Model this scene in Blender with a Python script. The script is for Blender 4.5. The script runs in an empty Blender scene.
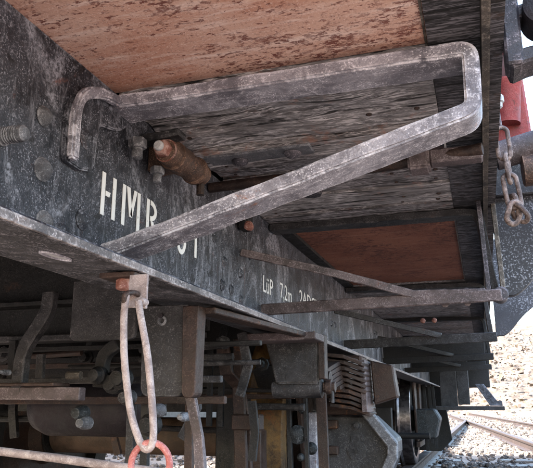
import bpy, bmesh, math, random
from mathutils import Vector, Matrix, noise
R = math.radians
S = bpy.context.scene
C = S.collection
rnd = random.Random(11)

# ------------------------------------------------------------ camera, sky, sun, exposure
cam_d = bpy.data.cameras.new('camera')
cam_d.sensor_width = 36; cam_d.lens = 655 / 533 * 36
cam_d.clip_start = .02; cam_d.clip_end = 3000
cam = bpy.data.objects.new('camera', cam_d); C.objects.link(cam)
cam.rotation_euler = (R(90 + 14.6), 0, R(17.9))
S.camera = cam

SUN_EL, SUN_AZ = 33.0, 222.0          # azimuth of the sun measured clockwise from +Y
W = bpy.data.worlds.new('World'); S.world = W; W.use_nodes = True
nt = W.node_tree; nt.nodes.clear()
sky = nt.nodes.new('ShaderNodeTexSky'); sky.sky_type = 'NISHITA'; sky.sun_disc = False
sky.sun_elevation = R(SUN_EL); sky.sun_rotation = R(SUN_AZ)
sky.air_density = 1.3; sky.dust_density = 3.0; sky.ozone_density = 1.4
bg = nt.nodes.new('ShaderNodeBackground'); bg.inputs[1].default_value = .15
wo = nt.nodes.new('ShaderNodeOutputWorld')
nt.links.new(sky.outputs[0], bg.inputs[0]); nt.links.new(bg.outputs[0], wo.inputs[0])
sd = bpy.data.lights.new('sun', 'SUN'); sd.energy = 5.0; sd.angle = R(.5); sd.color = (1, .965, .92)
sun = bpy.data.objects.new('sun', sd); C.objects.link(sun)
az, el = R(SUN_AZ), R(SUN_EL)
tosun = Vector((math.sin(az) * math.cos(el), math.cos(az) * math.cos(el), math.sin(el)))
sun.rotation_euler = tosun.to_track_quat('Z', 'Y').to_euler()
S.view_settings.view_transform = 'Standard'; S.view_settings.look = 'None'
S.view_settings.gamma = 1; S.view_settings.exposure = 3.3
S.cycles.max_bounces = 8; S.cycles.diffuse_bounces = 5
S.cycles.use_denoising = True

# ------------------------------------------------------------ materials
def nodes(name):
    m = bpy.data.materials.new(name); m.use_nodes = True
    t = m.node_tree; b = t.nodes['Principled BSDF']
    return m, t, b

class G:
    """small node graph helper on object coordinates"""
    def __init__(s, name):
        s.m, s.t, s.b = nodes(name)
        s.co = s.t.nodes.new('ShaderNodeTexCoord').outputs['Object']
    def N(s, k): return s.t.nodes.new(k)
    def L(s, a, b): s.t.links.new(a, b)
    def map(s, sc, rot=(0, 0, 0)):
        n = s.N('ShaderNodeMapping'); n.inputs['Scale'].default_value = sc; n.inputs['Rotation'].default_value = rot
        s.L(s.co, n.inputs[0]); return n.outputs[0]
    def noise(s, scale, detail=6, rough=.6, vec=None, dist=0):
        n = s.N('ShaderNodeTexNoise'); n.inputs['Scale'].default_value = scale
        n.inputs['Detail'].default_value = detail; n.inputs['Roughness'].default_value = rough
        n.inputs['Distortion'].default_value = dist
        s.L(vec or s.co, n.inputs['Vector']); return n.outputs['Fac']
    def vor(s, scale, vec=None, feat='F1'):
        n = s.N('ShaderNodeTexVoronoi'); n.inputs['Scale'].default_value = scale; n.feature = feat
        s.L(vec or s.co, n.inputs['Vector']); return n.outputs['Distance']
    def ramp(s, f, a, b, v0=0., v1=1.):
        n = s.N('ShaderNodeMapRange'); n.interpolation_type = 'SMOOTHSTEP'
        n.inputs['From Min'].default_value = a; n.inputs['From Max'].default_value = b
        n.inputs['To Min'].default_value = v0; n.inputs['To Max'].default_value = v1
        s.L(f, n.inputs['Value']); return n.outputs[0]
    def mix(s, f, c1, c2):
        n = s.N('ShaderNodeMix'); n.data_type = 'RGBA'
        for sock, v in ((n.inputs[0], f), (n.inputs[6], c1), (n.inputs[7], c2)):
            if isinstance(v, (int, float)): sock.default_value = v
            elif isinstance(v, tuple): sock.default_value = (*v, 1)
            else: s.L(v, sock)
        return n.outputs[2]
    def math(s, op, a, b=0.):
        n = s.N('ShaderNodeMath'); n.operation = op; n.use_clamp = False
        for i, v in enumerate((a, b)):
            if isinstance(v, (int, float)): n.inputs[i].default_value = v
            else: s.L(v, n.inputs[i])
        return n.outputs[0]
    def edge(s, rad=.004, lo=.0006, hi=.02):  # pale edges: wear, plus bright edges put into the colour as if flash-lit
        """worn and highlighted arrises: where the rounded normal leaves the true one"""
        bv = s.N('ShaderNodeBevel'); bv.samples = 4; bv.inputs[0].default_value = rad
        ge = s.N('ShaderNodeNewGeometry')
        d = s.N('ShaderNodeVectorMath'); d.operation = 'DOT_PRODUCT'
        s.L(bv.outputs[0], d.inputs[0]); s.L(ge.outputs['Normal'], d.inputs[1])
        return s.ramp(s.math('SUBTRACT', 1., d.outputs['Value']), lo, hi)
    def done(s, col, rough=.7, bump=None, bs=.3, bd=.002, metal=0, spec=.4):
        s.L(col, s.b.inputs['Base Color'])
        if isinstance(rough, (int, float)): s.b.inputs['Roughness'].default_value = rough
        else: s.L(rough, s.b.inputs['Roughness'])
        if isinstance(metal, (int, float)): s.b.inputs['Metallic'].default_value = metal
        else: s.L(metal, s.b.inputs['Metallic'])
        s.b.inputs['Specular IOR Level'].default_value = spec
        if bump is not None:
            n = s.N('ShaderNodeBump'); n.inputs['Strength'].default_value = bs; n.inputs['Distance'].default_value = bd
            s.L(bump, n.inputs['Height']); s.L(n.outputs[0], s.b.inputs['Normal'])
        return s.m

def weathered(name, dark, mid, pale, rust, rust_amt=.3, pale_amt=.4, edge=True, streak=None, sc=1., smear=0., relief=.6):
    g = G(name)
    big = g.noise(7 * sc, 6, .7, dist=.4); fine = g.noise(150 * sc, 3, .7); med = g.noise(32 * sc, 7, .75, dist=.6)
    grit = g.noise(420 * sc, 2, .6)
    c = g.mix(g.ramp(g.math('ADD', g.math('MULTIPLY', big, .6), g.math('MULTIPLY', med, .4)), .40, .60), dark, mid)
    if smear:
        sm = g.math('MULTIPLY', g.ramp(g.noise(4.5, 7, .72, vec=g.map((1, 1.6, 1), (.5, 0, 0)), dist=1.2), .50, .64), g.ramp(fine, .32, .62))
        c = g.mix(g.math('MULTIPLY', sm, smear), c, pale)
    if streak:
        sv = g.noise(1, 6, .75, vec=g.map(streak))
        c = g.mix(g.math('MULTIPLY', g.ramp(sv, .54, .72), .5), c, pale)
    sp = g.math('MULTIPLY', g.ramp(fine, .54, .66), g.ramp(med, .40, .60))
    c = g.mix(g.math('MULTIPLY', sp, pale_amt * .85), c, pale)
    fl = g.math('MULTIPLY', g.ramp(grit, .55, .70), g.ramp(med, .38, .6))
    c = g.mix(g.math('MULTIPLY', fl, pale_amt * 1.7), c, pale)
    dk = g.math('MULTIPLY', g.ramp(grit, .44, .34), g.ramp(med, .62, .42))
    c = g.mix(g.math('MULTIPLY', dk, .55), c, dark)
    if smear:
        run = g.math('MULTIPLY', g.ramp(g.noise(1, 5, .6, vec=g.map((38, 38, 3.2), (0, 0, 0))), .60, .74), g.ramp(g.noise(6, 4, .6), .45, .6))
        c = g.mix(g.math('MULTIPLY', run, .6), c, rust)
        chip = g.ramp(g.noise(19, 4, .5, dist=.3), .66, .675)
        c = g.mix(g.math('MULTIPLY', chip, .7), c, (.006, .006, .008))
    if rust_amt:
        rm = g.math('MULTIPLY', g.ramp(g.noise(11 * sc, 8, .75, dist=.8), .66 - rust_amt * .25, .76 - rust_amt * .25), g.ramp(fine, .35, .58))
        c = g.mix(rm, c, rust)
    if edge:
        c = g.mix(g.math('MULTIPLY', g.edge(), g.ramp(med, .45, .58, 0, pale_amt)), c, pale)
    h = g.math('ADD', g.math('MULTIPLY', med, 1.), g.math('ADD', g.math('MULTIPLY', fine, .6), g.math('MULTIPLY', grit, .3)))
    return g.done(c, g.ramp(med, .3, .7, .42, .8), h, relief, .003)

M = {}
M['web'] = weathered('black_frame_paint', (.012, .013, .019), (.044, .048, .062), (.36, .37, .43), (.16, .06, .04), .12, .6, streak=(75, 75, 9), smear=.85)
M['dark'] = weathered('grimy_shaded_underframe', (.003, .003, .0035), (.009, .0085, .009), (.09, .08, .085), (.04, .02, .014), .25, .3)  # grime, taken nearly black to stand in for shade under the wagon
M['flange'] = weathered('flange_underside', (.018, .018, .022), (.060, .060, .070), (.36, .34, .37), (.20, .09, .055), .2, .6, streak=(9, 60, 60))
M['bar'] = weathered('forged_bar', (.13, .125, .15), (.34, .33, .38), (.80, .78, .86), (.30, .14, .09), .30, .7, streak=(12, 90, 90))
M['pinkbar'] = weathered('dusty_pink_bar', (.045, .033, .034), (.115, .088, .092), (.32, .27, .28), (.13, .06, .045), .25, .5)
M['pinkrod'] = weathered('dusty_lifting_rod', (.20, .155, .15), (.36, .29, .28), (.60, .52, .50), (.16, .08, .06), .25, .5, sc=2.)
M['ring'] = weathered('red_dusted_ring', (.26, .06, .05), (.42, .13, .115), (.58, .34, .32), (.16, .05, .035), .25, .5, sc=2.)
M['rustpart'] = weathered('brown_rusty_iron', (.013, .007, .006), (.040, .022, .017), (.13, .085, .07), (.13, .05, .018), .35, .35)
M['orange'] = weathered('ochre_rust_tread', (.035, .018, .008), (.19, .105, .035), (.17, .11, .06), (.15, .055, .015), .4, .4, streak=(40, 40, 4))
M['axle'] = weathered('brown_axle', (.045, .029, .021), (.105, .068, .050), (.12, .08, .065), (.09, .045, .025), .3, .25)
M['box'] = weathered('grey_greasy_casting', (.010, .0095, .011), (.038, .036, .039), (.16, .15, .155), (.07, .035, .025), .22, .45)
M['edgebar'] = weathered('flange_edge_metal', (.07, .06, .06), (.20, .17, .165), (.50, .46, .46), (.24, .11, .06), .35, .6)
M['bolt'] = weathered('grey_bolt', (.06, .06, .068), (.13, .13, .145), (.40, .40, .43), (.20, .09, .06), .2, .6, sc=2.)
M['rednut'] = weathered('red_rusty_nut', (.14, .045, .032), (.30, .11, .08), (.58, .44, .40), (.22, .09, .045), .5, .6, sc=2.)
M['sleeve'] = weathered('brown_sleeve', (.035, .020, .015), (.095, .052, .036), (.36, .22, .16), (.32, .13, .07), .35, .6, sc=1.5)
M['chain'] = weathered('dusty_rusted_chain', (.065, .042, .036), (.17, .12, .105), (.45, .36, .33), (.20, .09, .06), .35, .6, sc=2.)
M['red'] = weathered('faded_red_paint', (.16, .020, .020), (.24, .035, .034), (.34, .14, .13), (.08, .02, .016), .25, .3)
M['recess_shade'] = weathered('red_recess_shade', (.02, .004, .004), (.05, .010, .009), (.12, .05, .05), (.04, .01, .01), .3, .2)  # darker copy of the red, standing in for shade in the recess
M['pale'] = weathered('pale_galvanised_bolt', (.30, .30, .32), (.48, .48, .50), (.65, .65, .67), (.2, .14, .10), .1, .4, sc=2.)
M['steelarm'] = weathered('worn_stake_iron', (.022, .020, .026), (.065, .060, .072), (.30, .27, .31), (.10, .05, .035), .15, .6)
M['rail'] = weathered('rusty_rail', (.018, .011, .009), (.040, .025, .020), (.07, .05, .04), (.07, .03, .018), .3, .2)
M['sleeper'] = weathered('oily_sleeper', (.05, .04, .032), (.10, .085, .07), (.18, .16, .14), (.06, .04, .03), .1, .3)
M['tread'] = (lambda g: g.done(g.mix(g.ramp(g.noise(30), .4, .6), (.10, .09, .095), (.20, .18, .19)), .3, g.noise(120), .2, .001, .9))(G('polished_tread'))
M['soot'] = weathered('black_roller', (.008, .006, .008), (.016, .010, .014), (.05, .04, .05), (.03, .012, .01), .1, .2)
M['face'] = weathered('grease_grey_face', (.006, .007, .008), (.022, .025, .028), (.16, .17, .19), (.04, .02, .015), .15, .5)

# paint of the letters: white, rubbed thin
def letter(name, col):
    g = G(name)
    return g.done(g.mix(g.ramp(g.noise(90, 5, .7), .60, .72), col, (.14, .14, .15)), .75, g.noise(150), .2, .001)
M['letters'] = letter('stencil_white', (.82, .82, .82))
M['yellow'] = letter('stencil_ochre', (.42, .30, .12))

# rust-coloured floor plates with pits running across
def plate(name, a, b, pit, pale, pit_amt, contrast):
    g = G(name)
    big = g.noise(4.5, 5, .6); st = g.noise(1, 6, .7, vec=g.map((9, 60, 9)))
    c = g.mix(g.ramp(big, .38, .62), a, b)
    c = g.mix(g.ramp(st, .45, .75, 0, contrast), c, pale)
    pv = g.noise(1, 4, .65, vec=g.map((75, 170, 75), (0, 0, .12)))
    zone = g.ramp(g.noise(4.2, 4, .7), .40, .62)
    thr = g.math('ADD', pv, g.math('MULTIPLY', zone, .12))
    pm = g.math('MULTIPLY', g.ramp(thr, pit_amt, pit_amt + .05), g.ramp(g.noise(30, 3, .6), .3, .6, .35, .9))
    c = g.mix(g.math('MULTIPLY', pm, 1.), c, pit)
    fine = g.noise(240, 3, .6)
    c = g.mix(g.ramp(fine, .50, .74, 0, .45), c, pit)
    c = g.mix(g.math('MULTIPLY', g.ramp(g.noise(500, 2, .5), .56, .7), .5), c, pale)
    h = g.math('SUBTRACT', g.math('MULTIPLY', fine, .6), pm)
    return g.done(c, .8, h, .6, .0018)
M['plate'] = plate('pale_rust_plate', (.52, .262, .190), (.64, .405, .330), (.14, .030, .024), (.85, .68, .63), .615, .9)
M['plate2'] = plate('brown_rust_plate', (.20, .066, .038), (.29, .108, .064), (.08, .024, .018), (.38, .20, .15), .60, .5)

def wood(name, a, b, pale, rust, sc=1.):
    g = G(name)
    gr = g.noise(1, 8, .75, vec=g.map((6 * sc, 60 * sc, 60 * sc)), dist=1.6)
    gr2 = g.noise(1, 5, .7, vec=g.map((34 * sc, 240 * sc, 240 * sc)), dist=.8)
    big = g.noise(6, 4, .6)
    c = g.mix(g.ramp(gr, .35, .65), a, b)
    c = g.mix(g.math('MULTIPLY', g.ramp(gr2, .46, .62), g.ramp(big, .32, .52)), c, pale)
    c = g.mix(g.math('MULTIPLY', g.ramp(g.noise(14, 5, .7), .56, .68), .75), c, rust)
    crack = g.ramp(g.noise(1, 4, .6, vec=g.map((7, 110, 110)), dist=.4), .42, .36)
    c = g.mix(g.math('MULTIPLY', crack, .9), c, (.008, .007, .007))
    h = g.math('SUBTRACT', g.math('ADD', gr, g.math('MULTIPLY', gr2, .5)), g.math('MULTIPLY', crack, .8))
    return g.done(c, .85, h, 1., .006)
M['wood'] = wood('weathered_grey_board', (.12, .11, .112), (.40, .375, .385), (.85, .80, .82), (.46, .24, .18))
M['wood2'] = wood('darker_grey_board', (.06, .054, .056), (.22, .205, .215), (.66, .62, .65), (.28, .14, .11), 1.2)  # second board tone, darker than the first
M['woodsill'] = wood('dark_sill_board', (.022, .021, .024), (.05, .048, .055), (.24, .23, .26), (.08, .05, .04))
M['tan'] = weathered('tan_sill_lip', (.035, .030, .026), (.11, .092, .078), (.30, .27, .24), (.10, .06, .035), .3, .6)
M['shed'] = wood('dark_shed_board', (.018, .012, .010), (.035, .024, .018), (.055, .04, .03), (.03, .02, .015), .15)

# speckled grey side plates
g = G('speckled_grey_plate')
sp = g.ramp(g.noise(230, 3, .6), .52, .64)
sp2 = g.ramp(g.noise(9, 4, .6), .30, .62)
c = g.mix(g.ramp(g.noise(5, 3, .5), .4, .6), (.024, .025, .031), (.050, .051, .062))
c = g.mix(g.math('MULTIPLY', sp, sp2), c, (.26, .27, .31))
M['speck'] = g.done(c, .6, g.noise(230, 3, .6), .4, .0015)

# ballast, earth, bank
g = G('ballast_ground')
c = g.mix(g.ramp(g.vor(28), .15, .6), (.055, .042, .035), (.17, .14, .12))
c = g.mix(g.ramp(g.noise(3, 5, .6), .4, .65), c, (.20, .155, .12))
M['ground'] = g.done(c, .95, g.vor(28), .6, .02)
g = G('ballast_stone')
inf = g.N('ShaderNodeNewGeometry')
rpi = inf.outputs['Random Per Island']
c = g.mix(g.ramp(rpi, .0, 1.), (.018, .014, .012), (.095, .080, .070))
c = g.mix(g.ramp(g.noise(16, 3), .5, .7), c, (.25, .17, .12))
M['stone'] = g.done(c, .9, g.noise(60), .4, .01)
g = G('autumn_bank')
c = g.mix(g.ramp(g.noise(1.3, 8, .75), .38, .62), (.05, .038, .03), (.13, .105, .085))
c = g.mix(g.ramp(g.noise(5, 6, .8), .52, .66), c, (.11, .065, .045))
c = g.mix(g.ramp(g.noise(9, 4, .8), .58, .66), c, (.07, .05, .035))
M['bank'] = g.done(c, .95, g.noise(4, 8, .8), .8, .25)
g = G('dry_leaf_litter')
inf = g.N('ShaderNodeNewGeometry'); r_ = inf.outputs['Random Per Island']
c = g.mix(g.ramp(r_, 0., 1.), (.03, .020, .015), (.19, .155, .125))
c = g.mix(g.ramp(r_, .80, .84), c, (.08, .06, .035))
M['leaf'] = g.done(c, .9)
g = G('dry_twig'); M['twig'] = g.done(g.mix(g.noise(8), (.10, .075, .06), (.22, .17, .14)), .9)

# ------------------------------------------------------------ mesh helpers (metres, wagon lies along +Y)
def link(name, me, mat, parent=None, label=None):
    o = bpy.data.objects.new(name, me)
    if mat is not None and not me.materials: me.materials.append(mat)
    C.objects.link(o)
    if parent is not None: o.parent = parent
    if label: o['label'] = label
    return o
def obj(name, bm, mat, parent=None, smooth=False, label=None, bev=0., seg=1, ang=35):
    bmesh.ops.remove_doubles(bm, verts=bm.verts, dist=1e-6)
    bmesh.ops.recalc_face_normals(bm, faces=bm.faces)
    if bev:
        ed = [e for e in bm.edges if len(e.link_faces) == 2 and e.calc_face_angle(0) > R(ang)]
        bmesh.ops.bevel(bm, geom=ed, offset=bev, segments=seg, affect='EDGES', clamp_overlap=True)
    me = bpy.data.meshes.new(name); bm.to_mesh(me); bm.free()
    if smooth:
        for p in me.polygons: p.use_smooth = True
        try: me.set_sharp_from_angle(angle=R(40))
        except Exception: pass
    return link(name, me, M[mat], parent, label)
def box(bm, x0, x1, y0, y1, z0, z1, mtx=None):
    vs = [bm.verts.new((x, y, z)) for x in (x0, x1) for y in (y0, y1) for z in (z0, z1)]
    for f in ((0, 1, 3, 2), (4, 6, 7, 5), (0, 4, 5, 1), (2, 3, 7, 6), (0, 2, 6, 4), (1, 5, 7, 3)):
        bm.faces.new([vs[i] for i in f])
    if mtx: bmesh.ops.transform(bm, matrix=mtx, verts=vs)
    return vs
def frame(d):
    d = d.normalized(); a = Vector((0, 0, 1)) if abs(d.z) < .9 else Vector((1, 0, 0))
    u = d.cross(a).normalized(); return u, d.cross(u).normalized()
def cyl(bm, p0, p1, r0, r1=None, n=16, cap=True):
    p0, p1 = Vector(p0), Vector(p1); r1 = r0 if r1 is None else r1
    u, v = frame(p1 - p0)
    a = [bm.verts.new(p0 + (u * math.cos(t) + v * math.sin(t)) * r0) for t in [2 * math.pi * i / n for i in range(n)]]
    b = [bm.verts.new(p1 + (u * math.cos(t) + v * math.sin(t)) * r1) for t in [2 * math.pi * i / n for i in range(n)]]
    for i in range(n): bm.faces.new((a[i], a[(i + 1) % n], b[(i + 1) % n], b[i]))
    if cap: bm.faces.new(a[::-1]); bm.faces.new(b)
def lathe(bm, base, axis, prof, n=24, caps=True):
    """prof: list of (distance along axis, radius)"""
    base = Vector(base); axis = Vector(axis).normalized(); u, v = frame(axis); rings = []
    for h, r in prof:
        rings.append([bm.verts.new(base + axis * h + (u * math.cos(t) + v * math.sin(t)) * max(r, 1e-5)) for t in [2 * math.pi * i / n for i in range(n)]])
    for a, b in zip(rings, rings[1:]):
        for i in range(n): bm.faces.new((a[i], a[(i + 1) % n], b[(i + 1) % n], b[i]))
    if caps: bm.faces.new(rings[0][::-1]); bm.faces.new(rings[-1])
def tube(bm, pts, r, n=10, closed=False, wob=0.):
    pts = [Vector(p) for p in pts]; k = len(pts); rings = []; pu = None
    for i, p in enumerate(pts):
        a = pts[(i - 1) % k] if (closed or i) else p; b = pts[(i + 1) % k] if (closed or i < k - 1) else p
        d = (b - a).normalized()
        if pu is None: u, v = frame(d)
        else:
            u = (pu - d * pu.dot(d)).normalized(); v = d.cross(u)
        pu = u; rr = r * (1 + wob * (rnd.random() - .5))
        rings.append([bm.verts.new(p + (u * math.cos(t) + v * math.sin(t)) * rr) for t in [2 * math.pi * j / n for j in range(n)]])
    for i in range(k if closed else k - 1):
        a, b = rings[i], rings[(i + 1) % k]
        off = 0
        if closed and i == k - 1:      # best match of the last ring with the first
            off = min(range(n), key=lambda o: (a[0].co - b[o].co).length)
        for j in range(n): bm.faces.new((a[j], a[(j + 1) % n], b[(j + 1 + off) % n], b[(j + off) % n]))
    if not closed: bm.faces.new(rings[0][::-1]); bm.faces.new(rings[-1])
def roundc(pts, rad, n=5):
    """round the corners of an open 2D/3D polyline; rad: number or list"""
    pts = [Vector(p) for p in pts]; out = [pts[0]]
    for i in range(1, len(pts) - 1):
        r = rad[i - 1] if isinstance(rad, (list, tuple)) else rad
        p = pts[i]; a = (pts[i - 1] - p); b = (pts[i + 1] - p)
        ra = min(r, a.length * .48); rb = min(r, b.length * .48)
        A = p + a.normalized() * ra; B = p + b.normalized() * rb
        for k in range(n + 1):
            t = k / n; out.append(A * (1 - t) ** 2 + p * 2 * t * (1 - t) + B * t * t)
    out.append(pts[-1]); return out
def ribbon(bm, path, th, wdir, width, rough=0., sub=.02):
    """flat bar swept along path; th = thickness in the plane across wdir, width along wdir (path is the middle of the near face)"""
    path = [Vector(p) for p in path]; w = Vector(wdir).normalized()
    P = [path[0]]
    for a, b in zip(path, path[1:]):
        k = max(1, int((b - a).length / sub))
        for i in range(1, k + 1): P.append(a.lerp(b, i / k))
    rings = []
    for i, p in enumerate(P):
        a = P[max(i - 1, 0)]; b = P[min(i + 1, len(P) - 1)]
        d = (b - a); d = (d - w * d.dot(w)).normalized(); nn = d.cross(w).normalized()
        j = lambda s: (noise.noise(p * 22 + Vector((s, 0, 0))) * rough)
        c = [p + nn * (th / 2 + j(0)) + w * j(9), p + nn * (th / 2 + j(3)) + w * (width + j(7)),
             p - nn * (th / 2 + j(5)) + w * (width + j(1)), p - nn * (th / 2 + j(2)) + w * j(4)]
        rings.append([bm.verts.new(q) for q in c])
    for a, b in zip(rings, rings[1:]):
        for i in range(4): bm.faces.new((a[i], a[(i + 1) % 4], b[(i + 1) % 4], b[i]))
    bm.faces.new(rings[0][::-1]); bm.faces.new(rings[-1])
def prism(bm, pts, d):
    """polygon (3D points in one plane) pushed along vector d"""
    d = Vector(d); a = [bm.verts.new(Vector(p)) for p in pts]; b = [bm.verts.new(Vector(p) + d) for p in pts]
    n = len(a); bm.faces.new(a); bm.faces.new(b[::-1])
    for i in range(n): bm.faces.new((a[i], b[i], b[(i + 1) % n], a[(i + 1) % n]))
def NB(): return bmesh.new()
def simple(name, fn, mat, parent, bev=.0015, smooth=False, label=None, seg=1):
    bm = NB(); fn(bm); return obj(name, bm, mat, parent, smooth, label, bev, seg)

# ============================================================ THE SETTING
GZ = -.56
# ground sheet: finely rolling near by, reaching the horizon
def ground():
    xs = [-900, -200, -60, -25] + [-14 + .5 * i for i in range(57)] + [20, 30, 60, 200, 900]
    ys = [-900, -200, -50, -15] + [-6 + .5 * i for i in range(103)] + [55, 70, 120, 300, 900]
    bm = NB(); g_ = []
    for x in xs:
        row = []
        for y in ys:
            z = GZ + noise.noise(Vector((x * .9, y * .9, 0))) * .035
            if abs(x) > 30 or y > 60: z = GZ - .02
            row.append(bm.verts.new((x, y, z)))
        g_.append(row)
    for i in range(len(xs) - 1):
        for j in range(len(ys) - 1):
            bm.faces.new((g_[i][j], g_[i + 1][j], g_[i + 1][j + 1], g_[i][j + 1]))
    o = obj('ground', bm, 'ground', smooth=True); o['kind'] = 'structure'
ground()

# ballast stones (one mass)
def stones():
    ico = bmesh.new(); bmesh.ops.create_icosphere(ico, subdivisions=1, radius=1)
    base = [v.co.copy() for v in ico.verts]; fc = [[v.index for v in f.verts] for f in ico.faces]; ico.free()
    V, F = [], []
    def put(x, y, s):
        q = Matrix.Rotation(rnd.random() * 6.28, 3, Vector((rnd.random(), rnd.random(), rnd.random() + .1)).normalized())
        sx, sy, sz = s * rnd.uniform(.7, 1.3), s * rnd.uniform(.6, 1.1), s * rnd.uniform(.45, .8)
        z = GZ + noise.noise(Vector((x * .9, y * .9, 0))) * .035 + sz * .35
        o = len(V)
        for b in base:
            k = 1 + rnd.uniform(-.22, .22)
            p = q @ Vector((b.x * sx * k, b.y * sy * k, b.z * sz * k)); V.append((p.x + x, p.y + y, p.z + z))
        F.extend([[i + o for i in f] for f in fc])
    for _ in range(9000):
        y = 2.2 + 13 * rnd.random() ** 1.5; put(rnd.uniform(-2.6, 2.2), y, rnd.uniform(.016, .036))
    for _ in range(2600): put(rnd.uniform(-2.4, 1.2), rnd.uniform(-.5, 2.4), rnd.uniform(.014, .032))
    for _ in range(4500):
        y = 13 + 20 * rnd.random() ** 1.4; put(rnd.uniform(-3, 6), y, rnd.uniform(.03, .06))
    for _ in range(3500): put(rnd.uniform(-7, -2.2), rnd.uniform(1, 9), rnd.uniform(.02, .045))
    me = bpy.data.meshes.new('ballast'); me.from_pydata(V, [], F)
    o = link('ballast', me, M['stone']); o['kind'] = 'stuff'; o['label'] = 'grey and brown loose ballast stones between the rails'; o['category'] = 'ballast'
stones()

def track(name, p0, ang, gauge, length, label, top, y_off=0, nsl=0, sl_w=1.5):
    t = bpy.data.objects.new(name, None); C.objects.link(t)
    t.location = (p0[0], p0[1], 0); t.rotation_euler = (0, 0, ang)
    t['label'] = label; t['category'] = 'railway track'
    prof = [(-.035, 0), (.035, 0), (.035, -.012), (.028, -.032), (.008, -.04), (.008, -.095), (.055, -.112), (.055, -.12), (-.055, -.12), (-.055, -.112), (-.008, -.095), (-.008, -.04), (-.028, -.032), (-.035, -.012)]
    for xo in (0, -gauge):
        bm = NB(); prism(bm, [(x + xo, y_off, z + top) for x, z in prof], (0, length, 0)); obj('rail', bm, 'rail', t)
    bm = NB(); box(bm, -gauge / 2 - sl_w / 2, -gauge / 2 + sl_w / 2, -.11, .11, -.13, 0)
    first = None
    for i in range(nsl):
        if first is None:
            first = obj('sleeper', bm, 'sleeper', t, bev=.008); o = first
        else:
            o = first.copy(); C.objects.link(o); o.parent = t
        o.location = (0, y_off + .3 + i * .65, top - .12)
    return t
track('railway_track', (-.56, 0, 0), 0, .935, 24.3, 'rusty track under the wagon wheels with dark sleepers', -.43, -4, 36, 1.5)
track('railway_track', (.49 + .018, 8.5, 0), R(5.1), -1.25, 70, 'second track curving in from the right beside the wagon', -.43, -9, 60, 2.2)

# bank beyond the tracks
def bank():
    bm = NB(); rows = []
    xs = [-60 + i * 1.2 for i in range(130)]
    for j in range(46):
        s = j / 45; row = []
        for x in xs:
            yy = 36 + s * 34 - .45 * (x - 5)
            if x < 4: yy = 36 + s * 34 + .45 + (4 - x) * .25
            z = GZ - .1 + (s ** .8) * 8.6 + noise.noise(Vector((x * .3, yy * .3, 4))) * .7 * min(1, s * 6) + noise.noise(Vector((x * 1.3, yy * 1.3, 2))) * .3 * min(1, s * 8)
            row.append(bm.verts.new((x, yy, z)))
        rows.append(row)
    for a, b in zip(rows, rows[1:]):
        for i in range(len(xs) - 1): bm.faces.new((a[i], a[i + 1], b[i + 1], b[i]))
    vs = [v.co.copy() for r_ in rows for v in r_]
    o = obj('hill', bm, 'bank', smooth=True); o['kind'] = 'structure'
    # leaf litter, stems and stones on it, one mass
    V, F = [], []
    for _ in range(60000):
        p = vs[rnd.randrange(len(vs))] + Vector((rnd.uniform(-.7, .7), rnd.uniform(-.7, .7), 0))
        if p.x < -8 or p.x > 22 or p.y > 60: continue
        s = rnd.uniform(.04, .17); n = Vector((rnd.gauss(0, 1), rnd.gauss(0, 1) - .8, rnd.gauss(0, 1) + .8)).normalized()
        u, v = frame(n); p.z += rnd.uniform(0, .25); k = len(V)
        for a in range(5):
            t = a * 1.256; V.append(tuple(p + u * math.cos(t) * s + v * math.sin(t) * s * rnd.uniform(.5, 1) + n * rnd.uniform(-.05, .05)))
        F.append([k, k + 1, k + 2, k + 3, k + 4])
    me = bpy.data.meshes.new('undergrowth'); me.from_pydata(V, [], F)
    o = link('undergrowth', me, M['leaf']); o['kind'] = 'stuff'; o['label'] = 'pale brown dead leaves and scrub covering the hill'; o['category'] = 'undergrowth'
bank()

# long boarded shed added as a backdrop to darken the gaps under the wagon
def shed():
    t = bpy.data.objects.new('backdrop_shed', None); C.objects.link(t); t.location = (-8, 4, GZ)
    t['label'] = 'added dark boarded shed as backdrop beneath the wagon'; t['category'] = 'shed'
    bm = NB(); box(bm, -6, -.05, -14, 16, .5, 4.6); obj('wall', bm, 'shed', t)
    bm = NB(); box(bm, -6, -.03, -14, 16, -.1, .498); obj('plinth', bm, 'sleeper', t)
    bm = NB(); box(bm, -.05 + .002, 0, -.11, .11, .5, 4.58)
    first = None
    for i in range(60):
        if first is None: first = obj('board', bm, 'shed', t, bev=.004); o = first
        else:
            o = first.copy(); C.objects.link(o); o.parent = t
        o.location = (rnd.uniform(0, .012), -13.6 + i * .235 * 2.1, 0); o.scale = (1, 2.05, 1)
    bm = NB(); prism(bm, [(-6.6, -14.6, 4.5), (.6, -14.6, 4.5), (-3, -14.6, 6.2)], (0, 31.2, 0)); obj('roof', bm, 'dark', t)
shed()

# ============================================================ THE WAGON
wagon = bpy.data.objects.new('goods_wagon', None); C.objects.link(wagon)
wagon['label'] = 'old goods wagon seen from below with rusty floor plates, black frame and white stencilled letters'
wagon['category'] = 'wagon'
Y0, Y1 = -.6, 6.9
XW = -.50                                   # outer face of the web of the near solebar

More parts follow.
